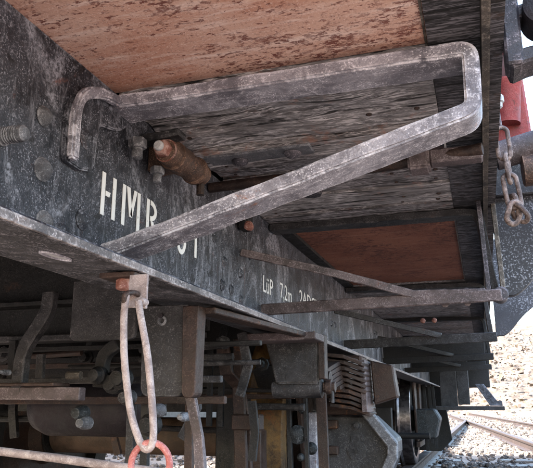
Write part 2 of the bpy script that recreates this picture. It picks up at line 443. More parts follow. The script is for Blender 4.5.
# near solebar: web, bottom flange (slightly tapered), top flange
def solebar_mesh(bm, x, s):
    # s = +1 flange points to +X
    pr = [(x, .46), (x, .173), (x + s * .118, .166), (x + s * .122, .162), (x + s * .122, .154), (x + s * .12, .1525), (x, .166), (x - s * .018, .166), (x - s * .018, .46)]
    ys = [Y0 + .25 * i for i in range(int((Y1 - Y0) / .25) + 1)]
    rings = []
    for y in ys:
        rings.append([bm.verts.new((a, y, b)) for a, b in pr])
    n = len(pr)
    for a, b in zip(rings, rings[1:]):
        for i in range(n): bm.faces.new((a[i], a[(i + 1) % n], b[(i + 1) % n], b[i]))
    bm.faces.new(rings[0][::-1]); bm.faces.new(rings[-1])
bm = NB(); solebar_mesh(bm, XW, 1)
solebar = obj('solebar', bm, 'web', wagon, label='black riveted solebar with white stencilled letters')
solebar.data.materials.append(M['flange'])
for p in solebar.data.polygons:
    if p.normal.z < -.9: p.material_index = 1
bm = NB(); solebar_mesh(bm, -1.56, -1); obj('solebar', bm, 'dark', wagon)
# lighter lip along the outer edge of the flange
simple('flange_edge', lambda b: box(b, -.3783, -.3745, Y0, Y1, .1522, .1615), 'edgebar', wagon, .0008)

# rivets on the web
def rivet_mesh(r=.0125, h=.011, mat='bolt'):
    bm = NB()
    lathe(bm, (0, 0, 0), (1, 0, 0), [(0, r * 1.12), (.0012, r * 1.1), (.002, r), (h * .45, r * .88), (h * .8, r * .55), (h, r * .18)], 18)
    bmesh.ops.recalc_face_normals(bm, faces=bm.faces)
    me = bpy.data.meshes.new('rivet'); bm.to_mesh(me); bm.free(); me.materials.append(M[mat])
    for p in me.polygons: p.use_smooth = True
    return me
RP = rivet_mesh(.0115, .008, 'pinkbar'); RM = rivet_mesh(mat='bolt'); RW = rivet_mesh(.0115, .008, 'web')
def rivet(y, z, parent=solebar, x=XW, me=RM, s=1., rot=None, name='rivet'):
    o = bpy.data.objects.new(name, me); C.objects.link(o); o.parent = parent
    o.location = (x, y, z); o.scale = (s * rnd.uniform(.9, 1.1),) * 3
    o.rotation_euler = rot or (rnd.uniform(-3, 3), 0, rnd.uniform(-.08, .08)); return o
rivet(.636, .350, s=1.08); rivet(.643, .282, s=1.12); rivet(.655, .218, s=1.15); rivet(.735, .242, me=RW, s=1.1)
rivet(.690, .215, me=RW)
for y, z in ((1.257, .291), (1.248, .240), (1.30, .238), (1.355, .285), (1.36, .225), (1.20, .33), (1.42, .34), (.47, .35), (.47, .28), (.47, .22)):
    rivet(y, z, me=RW, s=.95)
for y in (2.30, 2.36, 3.3, 3.36, 4.3, 4.36): 
    for z in (.21, .28, .35): rivet(y, z, me=RW)
# a long slot in the flange: its rim, and a pale patch painted as light through it
bm = NB(); ring = []
P_ = [(-.437 + math.cos(a) * .0095 + (0), .598 + math.sin(a) * .021) for a in [i * math.pi / 8 for i in range(16)]]
Q_ = [(-.437 + math.cos(a) * .0125, .598 + math.sin(a) * .025) for a in [i * math.pi / 8 for i in range(16)]]
zf = lambda x: .166 - (x - XW) * .1125
a1 = [bm.verts.new((x, y, zf(x) - .0002)) for x, y in Q_]; a2 = [bm.verts.new((x, y, zf(x) - .0022)) for x, y in Q_]; a3 = [bm.verts.new((x, y, zf(x) - .0022)) for x, y in P_]; a4 = [bm.verts.new((x, y, zf(x) + .001)) for x, y in P_]
for A, B in ((a1, a2), (a2, a3), (a3, a4)):
    for i in range(16): bm.faces.new((A[i], A[(i + 1) % 16], B[(i + 1) % 16], B[i]))
obj('slot_rim', bm, 'bar', solebar)
bm = NB(); bm.faces.new([bm.verts.new((x, y, zf(x) - .0006)) for x, y in P_]); obj('slot_patch', bm, 'pale', solebar)

# ---- stencilled letters, in boxes given as (y0, y1, z0, z1) and slanted strokes
def strokes(name, quads, mat, parent):
    bm = NB()
    for q in quads:
        prism(bm, [(XW + .0006, y, z) for y, z in q], (.0009, 0, 0))
    return obj(name, bm, mat, parent)
def V_(y, z0, z1, w=.009): return [(y, z0), (y + w, z0), (y + w, z1), (y, z1)]
H0, H1 = .262, .326
strokes('letter', [V_(.776, H0, H1), V_(.806, H0, H1), [(.787, .2925), (.797, .2925), (.8, .300), (.787, .300)]], 'letters', solebar)
strokes('letter', [V_(.834, H0, H1), V_(.880, H0, H1), [(.846, H1), (.856, H1), (.866, .280), (.857, .280)], [(.869, H1), (.878, H1), (.865, .280), (.859, .284)]], 'letters', solebar)
def arc(cy, cz, ry, rz, a0, a1, w=.009, n=8):
    out = []
    for i in range(n):
        t0 = R(a0 + (a1 - a0) * i / n); t1 = R(a0 + (a1 - a0) * (i + 1) / n)
        f = lambda t, k: (cy + math.cos(t) * (ry - k), cz + math.sin(t) * (rz - k))
        out.append([f(t0, 0), f(t1, 0), f(t1, w), f(t0, w)])
    return out
strokes('letter', [V_(.911, H0, H1)] + arc(.924, .309, .022, .0175, -90, 90, .008) + [[(.926, .292), (.935, .292), (.948, H0), (.938, H0)]], 'letters', solebar)
strokes('digit', arc(1.045, .294, .021, .033, 15, 165, .009) + arc(1.045, .294, .021, .033, 195, 345, .009), 'letters', solebar)
strokes('digit', [V_(1.103, .268, .328), [(1.088, .316), (1.1, .322), (1.1, .328), (1.088, .322)]], 'letters', solebar)
def words(txt, y, z, size, mat, xs=1.):
    cu = bpy.data.curves.new('lettering', 'FONT'); cu.body = txt; cu.size = size; cu.extrude = .0004
    o = bpy.data.objects.new('tmp', cu); C.objects.link(o)
    dg = bpy.context.evaluated_depsgraph_get(); me = bpy.data.meshes.new_from_object(o.evaluated_get(dg))
    bpy.data.objects.remove(o)
    me.transform(Matrix.Translation((XW + .0012, y, z)) @ Matrix.Rotation(R(90), 4, 'Z') @ Matrix.Rotation(R(90), 4, 'X') @ Matrix.Diagonal((xs, 1, 1, 1)))
    me.materials.clear(); me.materials.append(M[mat])
    o = bpy.data.objects.new('lettering', me); C.objects.link(o); o.parent = solebar; return o
words('LüP', 1.512, .270, .060, 'letters', .95)
words('7,2m', 1.66, .277, .060, 'letters', 1.)
words('2ADGT', 1.86, .290, .060, 'letters', 1.25)
words('01.04', 2.02, .192, .050, 'yellow', 1.6)

# ---- floor: rust-coloured steel plates and wooden boards, all laid across
def slab(name, x0, x1, y0, y1, z0, z1, mat, rough=.0, label=None, bev=.001, nx=24, ny=5):
    bm = NB(); low = []; 
    X = [x0 + (x1 - x0) * i / nx for i in range(nx + 1)]; Yv = [y0 + (y1 - y0) * j / ny for j in range(ny + 1)]
    def J(x, y, edge):
        k = noise.noise(Vector((x * 9, y * 45, z0 * 7))) * rough
        return k
    low = [[bm.verts.new((x, y + (noise.noise(Vector((x * 13, j * 9.1, y0))) * rough * 1.2 if j in (0, ny) else 0), z0 + J(x, y, 0))) for j, y in enumerate(Yv)] for x in X]
    up = [[bm.verts.new((x, v.co.y, z1)) for v in row] for x, row in zip(X, low)]
    for i in range(nx):
        for j in range(ny):
            bm.faces.new((low[i][j], low[i][j + 1], low[i + 1][j + 1], low[i + 1][j])); bm.faces.new((up[i][j], up[i + 1][j], up[i + 1][j + 1], up[i][j + 1]))
    for i in range(nx):
        bm.faces.new((low[i][0], low[i + 1][0], up[i + 1][0], up[i][0])); bm.faces.new((low[i][ny], up[i][ny], up[i + 1][ny], low[i + 1][ny]))
    for j in range(ny):
        bm.faces.new((low[0][j], up[0][j], up[0][j + 1], low[0][j + 1])); bm.faces.new((low[nx][j], low[nx][j + 1], up[nx][j + 1], up[nx][j]))
    return obj(name, bm, mat, wagon, smooth=True, label=label)
slab('floor_plate', -.5175, -.0338, Y0, .80, .461, .468, 'plate', .0006, 'pale rust-red floor plate speckled with dark pits')
simple('plate_seam', lambda b: box(b, -.0385, -.0355, Y0, .80, .4585, .462), 'tan', wagon, 0)
slab('floor_board', -.4975, -.0352, .801, 1.022, .450, .49, 'wood', .011, nx=90, ny=20, label='wide pale grey weathered board with silvery grain')
slab('floor_board', -.4975, -.0352, 1.030, 1.094, .440, .49, 'wood', .004, nx=50)
slab('floor_board', -.4975, -.0352, 1.098, 1.225, .466, .50, 'wood2', .006, nx=50)
slab('floor_board', -.4975, -.0352, 1.233, 1.370, .462, .50, 'wood2', .006, nx=50)
slab('floor_board', -.4975, -.0352, 1.376, 1.500, .458, .50, 'wood', .006, nx=50)
slab('floor_board', -.4975, -.0352, 1.506, 1.600, .454, .50, 'wood2', .004, nx=50)
slab('floor_plate', -.463, -.0338, 1.602, 2.56, .461, .468, 'plate2', .0006, 'dark reddish brown floor plate')
slab('side_rebate', -.4975, -.4635, 1.602, 2.56, .452, .480, 'dark', .001)
simple('plate_seam', lambda b: box(b, -.0385, -.0355, 1.602, 2.56, .4575, .462), 'tan', wagon, 0)
y = 2.562
while y < Y1 - .1:
    slab('floor_board', -.4975, -.0352, y, y + .125, .455, .49, 'wood2', .004, nx=12); y += .131
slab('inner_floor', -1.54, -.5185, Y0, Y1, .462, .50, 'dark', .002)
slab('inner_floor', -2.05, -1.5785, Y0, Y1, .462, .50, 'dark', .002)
slab('leak_cover', -2.05, -.032, Y0, Y1, .5015, .515, 'dark', .0)  # unseen sheet added above the floor to stop light leaking through
# outer sill: dark board, then a lip with a tan lower edge
slab('side_sill', -.0345, .0305, Y0, 1.45, .457, .53, 'woodsill', .001, nx=3, ny=40)
slab('side_sill', -.0345, .0305, 1.452, Y1, .457, .53, 'woodsill', .001, nx=3, ny=40)
slab('sill_lip', .031, .041, Y0, Y1, .438, .60, 'tan', .0012, nx=2, ny=120)
slab('side_board', .0415, .058, Y0, Y1, .447, .95, 'woodsill', .0012, nx=2, ny=90)
slab('side_board', -2.09, -2.06, Y0, Y1, .40, .95, 'dark', .001, nx=2, ny=10)

bm = NB(); lathe(bm, (0, 0, 0), (0, 0, -1), [(0, .0045), (.0015, .0042), (.0026, .002)], 10); bmesh.ops.recalc_face_normals(bm, faces=bm.faces)
nail_me = bpy.data.meshes.new('nail'); bm.to_mesh(nail_me); bm.free(); nail_me.materials.append(M['rustpart'])
for x in (-.455, -.14, -.06):
    for y in (.87, .965, 1.15, 1.20, 1.28, 1.335, 1.43, 1.47):
        o = bpy.data.objects.new('nail', nail_me); C.objects.link(o); o.parent = wagon
        o.location = (x + rnd.uniform(-.006, .006), y, (.4475 if y < 1.05 else .4615 if y < 1.24 else .4565 if y < 1.4 else .453)); o.scale = (rnd.uniform(.8, 1.2),) * 3
# ---- first outrigger: flat bar leaving the web, running out under the floor, turning down and back to the flange
path = roundc([(-.494, .776, .4335), (-.470, .776, .4335), (.0165, .776, .4345), (.0150, .776, .352), (-.455, .776, .2165), (-.497, .776, .208)], [.01, .016, .014, .05], 6)
bm = NB(); ribbon(bm, path, .0205, (0, 1, 0), .058, .0014, .011)
arm = obj('outrigger_bracket', bm, 'bar', wagon, bev=.0028, seg=2, label='pale grey bent flat bar bracket closest to the letters', smooth=True)
# forged foot on the web with its rivet
pts = roundc([(.71, .304), (.676, .306), (.674, .400), (.735, .436), (.80, .445), (.845, .43), (.80, .395), (.748, .385), (.742, .312), (.71, .304)], [.008, .045, .03, .02, .01, .02, .012, .012], 6)[:-1]
bm = NB(); prism(bm, [(XW - .001, p.x, p.y) for p in pts], (.0105, 0, 0)); obj('bracket_foot', bm, 'web', arm, bev=.002, seg=2, smooth=True)
bend = roundc([(XW + .009, .6825, .308), (XW + .009, .6810, .400), (XW + .010, .735, .4290), (XW + .014, .795, .4345)], [.042, .03], 7)
bm = NB(); ribbon(bm, bend, .0160, (1, 0, 0), .012, .0010, .012); obj('bracket_bend', bm, 'bar', arm, bev=.003, seg=2, smooth=True)
rivet(.716, .350, arm, XW + .0095, RW, 1.25); 
bm = NB(); box(bm, -.498, -.470, .7, .835, .192, .2045, Matrix.Translation((0, 0, 0))); obj('bracket_heel', bm, 'bar', arm, bev=.003)

# ---- second outrigger at the next bay
Y2 = 1.56
bm = NB(); ribbon(bm, roundc([(-.497, Y2, .4445), (-.02, Y2, .4435), (.0205, Y2, .438), (.0255, Y2, .39), (.045, Y2, .232)], [.02, .03, .05], 5), .017, (0, 1, 0), .050, .0015, .02)
arm2 = obj('outrigger_bracket', bm, 'box', wagon, bev=.002, smooth=True, label='thin bracket with vertical hanger and pink lower bar')
bm = NB(); ribbon(bm, [(-.497, 1.492, .2215), (-.30, 1.497, .226), (.054, 1.505, .2325)], .027, (0, 1, 0), .012, .0014, .03)
obj('lower_bar', bm, 'pinkbar', arm2, bev=.0025, smooth=True, label='dusty pink lower bar of the bracket')
bm = NB(); ribbon(bm, [(-.498, 1.350, .333), (-.30, 1.43, .287), (-.135, 1.500, .2425), (.02, 1.506, .240)], .018, (.2, 1, 0), .012, .001, .03)
obj('brace', bm, 'pinkbar', arm2, bev=.002, smooth=True)
for x in (-.068, -.02):
    for z in (.2195, .2455): rivet(1.5185, z, arm2, x, RP, .62, (0, 0, R(-90)))
for (x, w) in ((.0215, .010), (.0525, .010)):
    bm = NB(); ribbon(bm, [(x, 1.53, .458), (x + .006, 1.53, .25)], .010, (0, 1, 0), .03, .0006, .03); obj('hanger', bm, 'tan' if x > .05 else 'steelarm', arm2, bev=.001)
bm = NB(); cyl(bm, (.052, 1.515, .236), (.052, 1.575, .238), .0165, n=20); obj('hanger_eye', bm, 'steelarm', arm2, smooth=True, bev=.003)
# ---- third and fourth brackets further down, the far ones coloured darker as if less lit
for k, yb in enumerate((2.56, 3.6, 4.6)):
    bm = NB(); ribbon(bm, roundc([(-.497, yb, .4445), (.0255, yb, .438), (.042, yb, .232)], .03, 5), .017, (0, 1, 0), .050, .001, .05)
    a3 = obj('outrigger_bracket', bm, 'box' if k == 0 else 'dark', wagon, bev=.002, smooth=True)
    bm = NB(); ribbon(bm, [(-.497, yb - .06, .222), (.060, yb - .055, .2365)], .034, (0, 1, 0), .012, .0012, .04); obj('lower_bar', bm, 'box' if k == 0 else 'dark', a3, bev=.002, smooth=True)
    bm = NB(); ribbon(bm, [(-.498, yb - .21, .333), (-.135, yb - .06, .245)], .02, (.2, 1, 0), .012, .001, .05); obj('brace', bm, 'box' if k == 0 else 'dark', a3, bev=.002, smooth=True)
    if k == 0:
        for x in (-.19, -.15): rivet(yb - .14, .292, a3, x, rivet_mesh(.009, .008, 'rednut'), 1, (0, 0, R(-90)))

# ---- flat iron with two bolts under the boards, and the lever beside it
bm = NB(); ribbon(bm, [(-.455, 1.035, .4395), (-.40, 1.034, .4385), (-.255, 1.030, .4395)], .007, (0, 1, 0), .045, .001, .02)
cl = obj('cleat', bm, 'bolt', wagon, bev=.002, smooth=True, label='flat iron cleat bolted under the boards')
for x, y in ((-.395, 1.064), (-.292, 1.056)):
    bm = NB(); lathe(bm, (x, y, .4345), (0, 0, -1), [(0, .0155), (.002, .0155), (.006, .013), (.009, .007), (.010, .002)], 18); obj('bolt', bm, 'steelarm', cl, smooth=True)
bm = NB(); lathe(bm, (-.327, 1.336, .457), (0, 0, -1), [(0, .026), (.004, .026), (.012, .022), (.014, .01)], 8); obj('bolt_plate', bm, 'steelarm', wagon, smooth=True)

# ---- pin with sleeve, plate and bolts on the web
bm = NB(); lathe(bm, (-.449, .868, .388), (.06, 1, 0), [(0, .012), (.004, .019), (.012, .0205), (.026, .0205), (.028, .0235), (.060, .0235), (.062, .0215), (.098, .0215), (.10, .0245), (.106, .0245), (.108, .021), (.126, .0200), (.13, .012)], 28)
slv = obj('sleeve', bm, 'sleeve', wagon, smooth=True, label='brown cylindrical sleeve on a longitudinal pin')
bm = NB(); lathe(bm, (-.4495, .852, .388), (.06, 1, 0), [(0, .011), (.003, .014), (.0165, .0145)], 6); obj('nut', bm, 'rednut', slv, bev=.0012)
bm = NB(); lathe(bm, (-.450, .845, .388), (.06, 1, 0), [(0, .006), (.002, .008), (.008, .008)], 14); obj('pin_end', bm, 'pale', slv, smooth=True)
bm = NB(); lathe(bm, (-.4485, .871, .388), (.06, 1, 0), [(0, .019), (.0035, .019)], 24); obj('washer', bm, 'rednut', slv, smooth=True)
bm = NB(); cyl(bm, (-.440, .99, .377), (-.440, .99, .350), .007, n=10); obj('split_pin', bm, 'rustpart', slv)
simple('sleeve_clip', lambda b: prism(b, [(-.499, .905, .418), (-.455, .905, .428), (-.43, .905, .405), (-.444, .905, .375), (-.499, .905, .37)], (0, .035, 0)), 'sleeve', slv, .003)
# lever plate
bm = NB(); ribbon(bm, roundc([(-.492, .862, .4115), (-.46, .862, .4125), (-.425, .868, .4180)], .02, 4), .012, (0, 1, 0), .03, .0008, .01); lv = obj('bolt_bracket', bm, 'box', wagon, bev=.003, smooth=True)
for (x, y, z, s) in ((-.480, .838, .398, 1.), (-.474, .895, .371, .8)):
    bm = NB(); lathe(bm, (x, y, z), (0, 0, -1), [(0, .0145 * s), (.014 * s, .0150 * s), (.016 * s, .012 * s)], 6); bo = obj('nut', bm, 'bolt', lv, bev=.001)
    bm = NB(); lathe(bm, (x, y, z - .016 * s), (0, 0, -1), [(0, .009 * s), (.015 * s, .0085 * s), (.017 * s, .006 * s)], 14); obj('bolt_end', bm, 'bolt', lv, smooth=True)
# stub of a pin coming out of the web at the far left
bm = NB(); lathe(bm, (-.5, .556, .290), (1, 0, -.02), [(0, .0115), (.012, .0115), (.0125, .0092), (.040, .0092), (.0425, .0065)], 22); st = obj('pin', bm, 'bolt', wagon, smooth=True, label='threaded pin end sticking out of the solebar')
for i in range(6):
    bm = NB(); lathe(bm, (-.484 + i * .0032, .556, .2897), (1, 0, -.02), [(0, .0093), (.0008, .0101), (.0016, .0093)], 22); obj('thread', bm, 'bolt', st, smooth=True)
simple('pin_plate', lambda b: prism(b, [(-.4995, .47, .235), (-.4995, .555, .235), (-.4995, .575, .26), (-.4995, .572, .325), (-.4995, .545, .345), (-.4995, .47, .345)], (.006, 0, 0)), 'web', wagon, .002)

# ---- rod running out across the boards with its clamp, and its bracket on the web
bm = NB(); tube(bm, [(-.497, 1.165, .425), (-.3, 1.158, .426), (-.12, 1.15, .4265), (.03, 1.12, .4275)], .0105, 12, wob=.04)
rd = obj('cross_rod', bm, 'rustpart', wagon, smooth=True, label='rusty rod crossing under the boards to the sill')
simple('clamp', lambda b: box(b, -.098, -.060, 1.116, 1.162, .4035, .446), 'pinkbar', rd, .004, seg=2)
simple('bar_end', lambda b: box(b, -.0598, .030, 1.122, 1.154, .413, .4385), 'pinkbar', rd, .003)
bm = NB(); box(bm, -.4985, -.472, 1.325, 1.365, .380, .425); obj('rod_bracket', bm, 'dark', rd, bev=.006)
bm = NB(); lathe(bm, (-.474, 1.34, .388), (.2, -1, -.1), [(-.01, .010), (.012, .011), (.016, .006)], 10); obj('rod_nut', bm, 'rednut', rd, smooth=True)
bm = NB(); box(bm, -.0340, -.0305, 1.13, 1.165, .425, .456); obj('tag', bm, 'pale', rd, bev=.001)

# ---- beneath the flange: nut, lifting tag
bm = NB(); box(bm, -.428, -.380, .672, .712, .1465, .1525); pl = obj('washer_plate', bm, 'rustpart', wagon, bev=.001)
bm = NB(); lathe(bm, (-.403, .690, .1465), (0, 0, -1), [(0, .0105), (.011, .0108), (.013, .009)], 6); obj('nut', bm, 'rednut', pl, bev=.001)
hanger_plate = NB(); prism(hanger_plate, [(-.382, .664, .146), (-.3585, .664, .146), (-.3585, .664, .106), (-.3825, .664, .108)], (0, .004, 0))
obj('lifting_tag', hanger_plate, 'pinkrod', wagon, bev=.0008, label='small pale pink drilled tag under the flange')

# ---- crossmembers behind the solebar
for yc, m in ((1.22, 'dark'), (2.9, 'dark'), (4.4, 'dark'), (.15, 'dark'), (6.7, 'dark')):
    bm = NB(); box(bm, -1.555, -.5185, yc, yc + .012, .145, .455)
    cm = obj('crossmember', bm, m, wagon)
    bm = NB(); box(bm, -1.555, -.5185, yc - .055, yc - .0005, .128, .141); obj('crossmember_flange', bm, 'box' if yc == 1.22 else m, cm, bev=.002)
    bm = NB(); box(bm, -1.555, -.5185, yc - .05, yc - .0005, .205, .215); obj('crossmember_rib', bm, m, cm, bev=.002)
# gusset at left where the crossmember meets the solebar
bm = NB(); prism(bm, [(-.515, .50, .1505), (-.515, .60, .1505), (-.60, .60, .1505), (-.80, .52, .1505), (-.80, .45, .1505)], (0, 0, .008)); obj('gusset', bm, 'pinkbar', wagon, bev=.001)

# plates that hang below the frame
def hang(name, x0, x1, y, z0, z1, mat, th=.01, rad=.02, taper=0., parent=wagon, holes=(), label=None):
    pts = [(x0, y, z1), (x1, y, z1), (x1 - taper, y, z0), (x0 + taper, y, z0), (x0, y, z1)]
    q = roundc([((x0 + x1) / 2, y, z1)] + [pts[1], pts[2], pts[3], pts[0]] + [((x0 + x1) / 2, y, z1)], [.002, rad, rad, .002], 5)[:-1]
    bm = NB(); prism(bm, q, (0, th, 0)); o = obj(name, bm, mat, parent, bev=.0015, label=label)
    for hx, hz, r in holes:
        bm = NB(); lathe(bm, (hx, y + .001, hz), (0, -1, 0), [(0, r), (.004, r), (.0042, r * .55), (.0, r * .5)], 16); obj('hole_rim', bm, 'bolt', o, smooth=True)
    return o
hang('hanging_plate', -.688, -.560, 1.0, .108, .215, 'box', .012, .014)
b_ = hang('spring_bracket', -.520, -.438, .95, .012, .155, 'box', .014, .016, .004, holes=((-.482, .148 - .018, .008),), label='broad grey spring bracket with a bolt hole')
hang('bracket_cheek', -.441, -.413, .935, .010, .150, 'rustpart', .03, .012, .003, parent=b_)
bm = NB(); lathe(bm, (-.484, .949, .138), (0, -1, 0), [(0, .004), (.004, .004)], 12); obj('hole_shade', bm, 'soot', b_)  # black disc painted for the shade inside the hole
# flange packers / lateral angles seen between the brackets
simple('packing_strip', lambda b: prism(b, [(-.43, .96, .140), (-.37, 1.42, .140), (-.345, 1.42, .140), (-.395, .96, .140)], (0, 0, .010)), 'rustpart', wagon)
simple('packing_strip', lambda b: box(b, -.50, -.33, 1.36, 1.44, .150 - .016, .1505), 'pinkbar', wagon, .002)

# spring bracket in front of the wheel: tapered box with rolled foot
pts = [(-.474, 1.45, .150), (-.345, 1.45, .150), (-.347, 1.45, .045), (-.446, 1.45, .045)]
bm = NB(); prism(bm, pts, (0, .09, 0)); sb2 = obj('spring_bracket', bm, 'box', wagon, bev=.004, seg=2, label='tapered grey spring bracket with rolled eye below')
bm = NB(); lathe(bm, (-.462, 1.48, .036), (1, 0, 0), [(0, .016), (.003, .022), (.115, .022), (.118, .016)], 22); obj('eye_roll', bm, 'box', sb2, smooth=True)
bm = NB(); lathe(bm, (-.342, 1.48, .038), (1, 0, 0), [(0, .012), (.006, .012), (.007, .0175), (.018, .0175), (.019, .012), (.026, .012), (.027, .008)], 12); obj('eye_nut', bm, 'rustpart', sb2)
bm = NB(); cyl(bm, (-.322, 1.475, .03), (-.322, 1.475, .004), .004, n=8); obj('split_pin', bm, 'box', sb2)
simple('bracket_rib', lambda b: box(b, -.345, -.331, 1.445, 1.475, .055, .152), 'rustpart', sb2)
# laminated spring
sp = bpy.data.objects.new('leaf_spring', None); C.objects.link(sp); sp.parent = wagon
def arcpt(t, k): # t -1..1
    return (2.06 + t * .58 * (1 - k * .085), .035 + .075 * (1 - t * t * (1 - k * .085) ** 2) + .0 - k * .0125 + .02)
for k in range(9):
    bm = NB(); ribbon(bm, [(-.43, *arcpt(-1 + i * .2, k)) for i in range(11)], .0108, (1, 0, 0), .075, .0006, .05); obj('leaf', bm, 'rustpart', sp, bev=.001)
simple('buckle', lambda b: box(b, -.445, -.345, 2.00, 2.12, -.03, .145), 'rustpart', sp, .006)
bm = NB(); lathe(bm, (-.44, 1.52, .055), (1, 0, 0), [(0, .02), (.105, .02)], 18); obj('eye', bm, 'rustpart', sp, smooth=True)
# shackle stack with folded irons beside the spring end
for i in range(10):
    z = .130 - i * .0145
    bm = NB(); ribbon(bm, [(-.405, 1.72 + .011 * i, z), (-.345, 1.72 + .011 * i, z - .008), (-.30, 1.74 + .011 * i, z - .026)], .010, (0, 1, 0), .12, .001, .03); obj('spring_leaf_end', bm, 'rustpart', sp, bev=.0015)
simple('shackle_plate', lambda b: prism(b, [(-.318, 1.80, .118), (-.302, 1.80, .118), (-.298, 1.80, -.02), (-.314, 1.80, -.02)], (0, .10, 0)), 'pinkbar', sp, .002)
simple('shackle_cheek', lambda b: prism(b, [(-.296, 1.86, .12), (-.235, 1.86, .105), (-.225, 1.86, .02), (-.29, 1.86, .0)], (0, .06, 0)), 'rustpart', sp, .004)
simple('spring_shoe', lambda b: box(b, -.44, -.305, 1.90, 1.98, -.028, .008), 'rustpart', sp, .004)

# axle box: body, slanted cover, ribs, bolt
ab = bpy.data.objects.new('axle_box', None); C.objects.link(ab); ab.parent = wagon
simple('box_body', lambda b: prism(b, [(-.485, 1.93, -.245), (-.485, 1.93, -.030), (-.330, 1.93, -.030), (-.255, 1.93, -.100), (-.255, 1.93, -.135), (-.30, 1.93, -.245)], (0, .24, 0)), 'box', ab, .006)
simple('box_rim', lambda b: prism(b, [(-.335, 1.905, -.026), (-.305, 1.905, -.020), (-.238, 1.905, -.102), (-.240, 1.905, -.142), (-.300, 1.905, -.260), (-.325, 1.905, -.258), (-.268, 1.905, -.135), (-.266, 1.905, -.112)], (0, .03, 0)), 'bolt', ab, .003)
for z in (-.055, -.125, -.2):
    simple('box_rib', lambda b: box(b, -.455, -.405, 1.905, 1.932, z - .012, z + .012), 'rustpart', ab, .003)
simple('box_side', lambda b: box(b, -.487, -.462, 1.895, 1.931, -.25, -.022), 'bar', ab, .003)
bm = NB(); lathe(bm, (-.352, 1.93, -.058), (0, -1, 0), [(0, .015), (.004, .015), (.005, .010), (.014, .0095), (.016, .006)], 12); obj('bolt', bm, 'box', ab)
bm = NB(); lathe(bm, (-.355, 1.93, -.125), (0, -1, 0), [(0, .028), (.003, .028), (.004, .024)], 20); obj('cap', bm, 'box', ab, smooth=True)
simple('box_text_plate', lambda b: box(b, -.372, -.335, 1.926, 1.9325, -.10, -.082), 'box', ab, .001)
# axle guards (W irons)
def guard(y):
    g0 = bpy.data.objects.new('axle_guard', None); C.objects.link(g0); g0.parent = wagon
    for s in (-1, 1):
        bm = NB(); prism(bm, [(-.498, y + s * .11, .16), (-.498, y + s * .30, .16), (-.498, y + s * .17, -.26), (-.498, y + s * .11, -.26)], (.012, 0, 0)); obj('guard_leg', bm, 'rustpart', g0, bev=.001)
        bm = NB(); box(bm, -.512, -.4985, y + s * .125 - .012, y + s * .125 + .012, -.26, .10); obj('guard_liner', bm, 'rustpart', g0)
    bm = NB(); box(bm, -.4985, -.470, y - .2, y + .2, -.30, -.262); obj('keep', bm, 'rustpart', g0, bev=.002)
    return g0
guard(2.06); guard(5.3)

# wheels and axles
def wheelset(y, cz=-.10, r=.33):
    bm = NB(); cyl(bm, (-1.42, y, cz), (-.42, y, cz), .060, n=24); obj('axle', bm, 'axle', wagon, smooth=True)
    for x, s in ((-.562, 1), (-1.495, -1)):
        w = bpy.data.objects.new('wheel', None); C.objects.link(w); w.parent = wagon; w.location = (x, y, cz)
        bm = NB(); lathe(bm, (0, 0, 0), (s, 0, 0), [(.045, r - .055), (.048, r - .012), (.044, r - .004), (-.028, r + .004), (-.034, r + .012), (-.042, r + .024), (-.058, r + .022), (-.062, r + .01), (-.062, r - .055), (.045, r - .055)], 64, caps=False); obj('tyre', bm, 'tread' if y > 3 else 'orange' if s > 0 else 'dark', w, smooth=True)  # tyre on the far side gets the dark colour in place of shade
        bm = NB(); lathe(bm, (0, 0, 0), (s, 0, 0), [(-.025, r - .055), (.02, r - .055), (.012, .10), (.05, .085), (.05, .05), (-.06, .05), (-.06, .085), (-.02, .10), (-.025, r - .055)], 48, caps=False); obj('disc', bm, 'rustpart' if y < 3 else 'dark', w, smooth=True)
        bm = NB(); lathe(bm, (0, 0, 0), (s, 0, 0), [(-.066, .08), (.06, .08), (.064, .052)], 24); obj('hub', bm, 'dark', w, smooth=True)
wheelset(2.05); wheelset(5.25)
# brake block and hangers in front of the first wheel
def brake():
    h = bpy.data.objects.new('brake_block', None); C.objects.link(h); h.parent = wagon
    bm = NB(); ribbon(bm, [(-.578, 1.44, .150), (-.568, 1.45, .07), (-.556, 1.5, .04), (-.555, 1.52, -.14), (-.56, 1.52, -.24)], .030, (0, 1, 0), .014, .001, .03); obj('hanger', bm, 'rustpart', h, bev=.002)
    bm = NB(); ribbon(bm, [(-.545, 1.46, .150), (-.558, 1.50, .07), (-.548, 1.54, -.05), (-.543, 1.54, -.2)], .020, (0, 1, 0), .014, .001, .03); obj('hanger', bm, 'rustpart', h, bev=.002)
    pts = []
    for i in range(9):
        a = R(174 + i * 5.); pts.append((2.05 + math.cos(a) * .345, -.10 + math.sin(a) * .345))
    for i in range(8, -1, -1):
        a = R(174 + i * 5.); pts.append((2.05 + math.cos(a) * .395, -.10 + math.sin(a) * .395))
    bm = NB(); prism(bm, [(-.62, a, b) for a, b in pts], (.070, 0, 0)); obj('shoe', bm, 'rustpart', h, bev=.003)
    simple('shoe_head', lambda b: box(b, -.572, -.500, 1.50, 1.53, -.058, -.022), 'rustpart', h, .003)
    bm = NB(); ribbon(bm, [(-.508, 1.495, -.030), (-.508, 1.495, -.052)], .011, (0, 1, 0), .006, 0, .03); obj('slot_patch', bm, 'orange', h)
    bm = NB(); cyl(bm, (-1.42, 1.57, -.2), (-.50, 1.57, -.2), .018, n=12); obj('cross_beam', bm, 'rustpart', h, smooth=True)
brake()

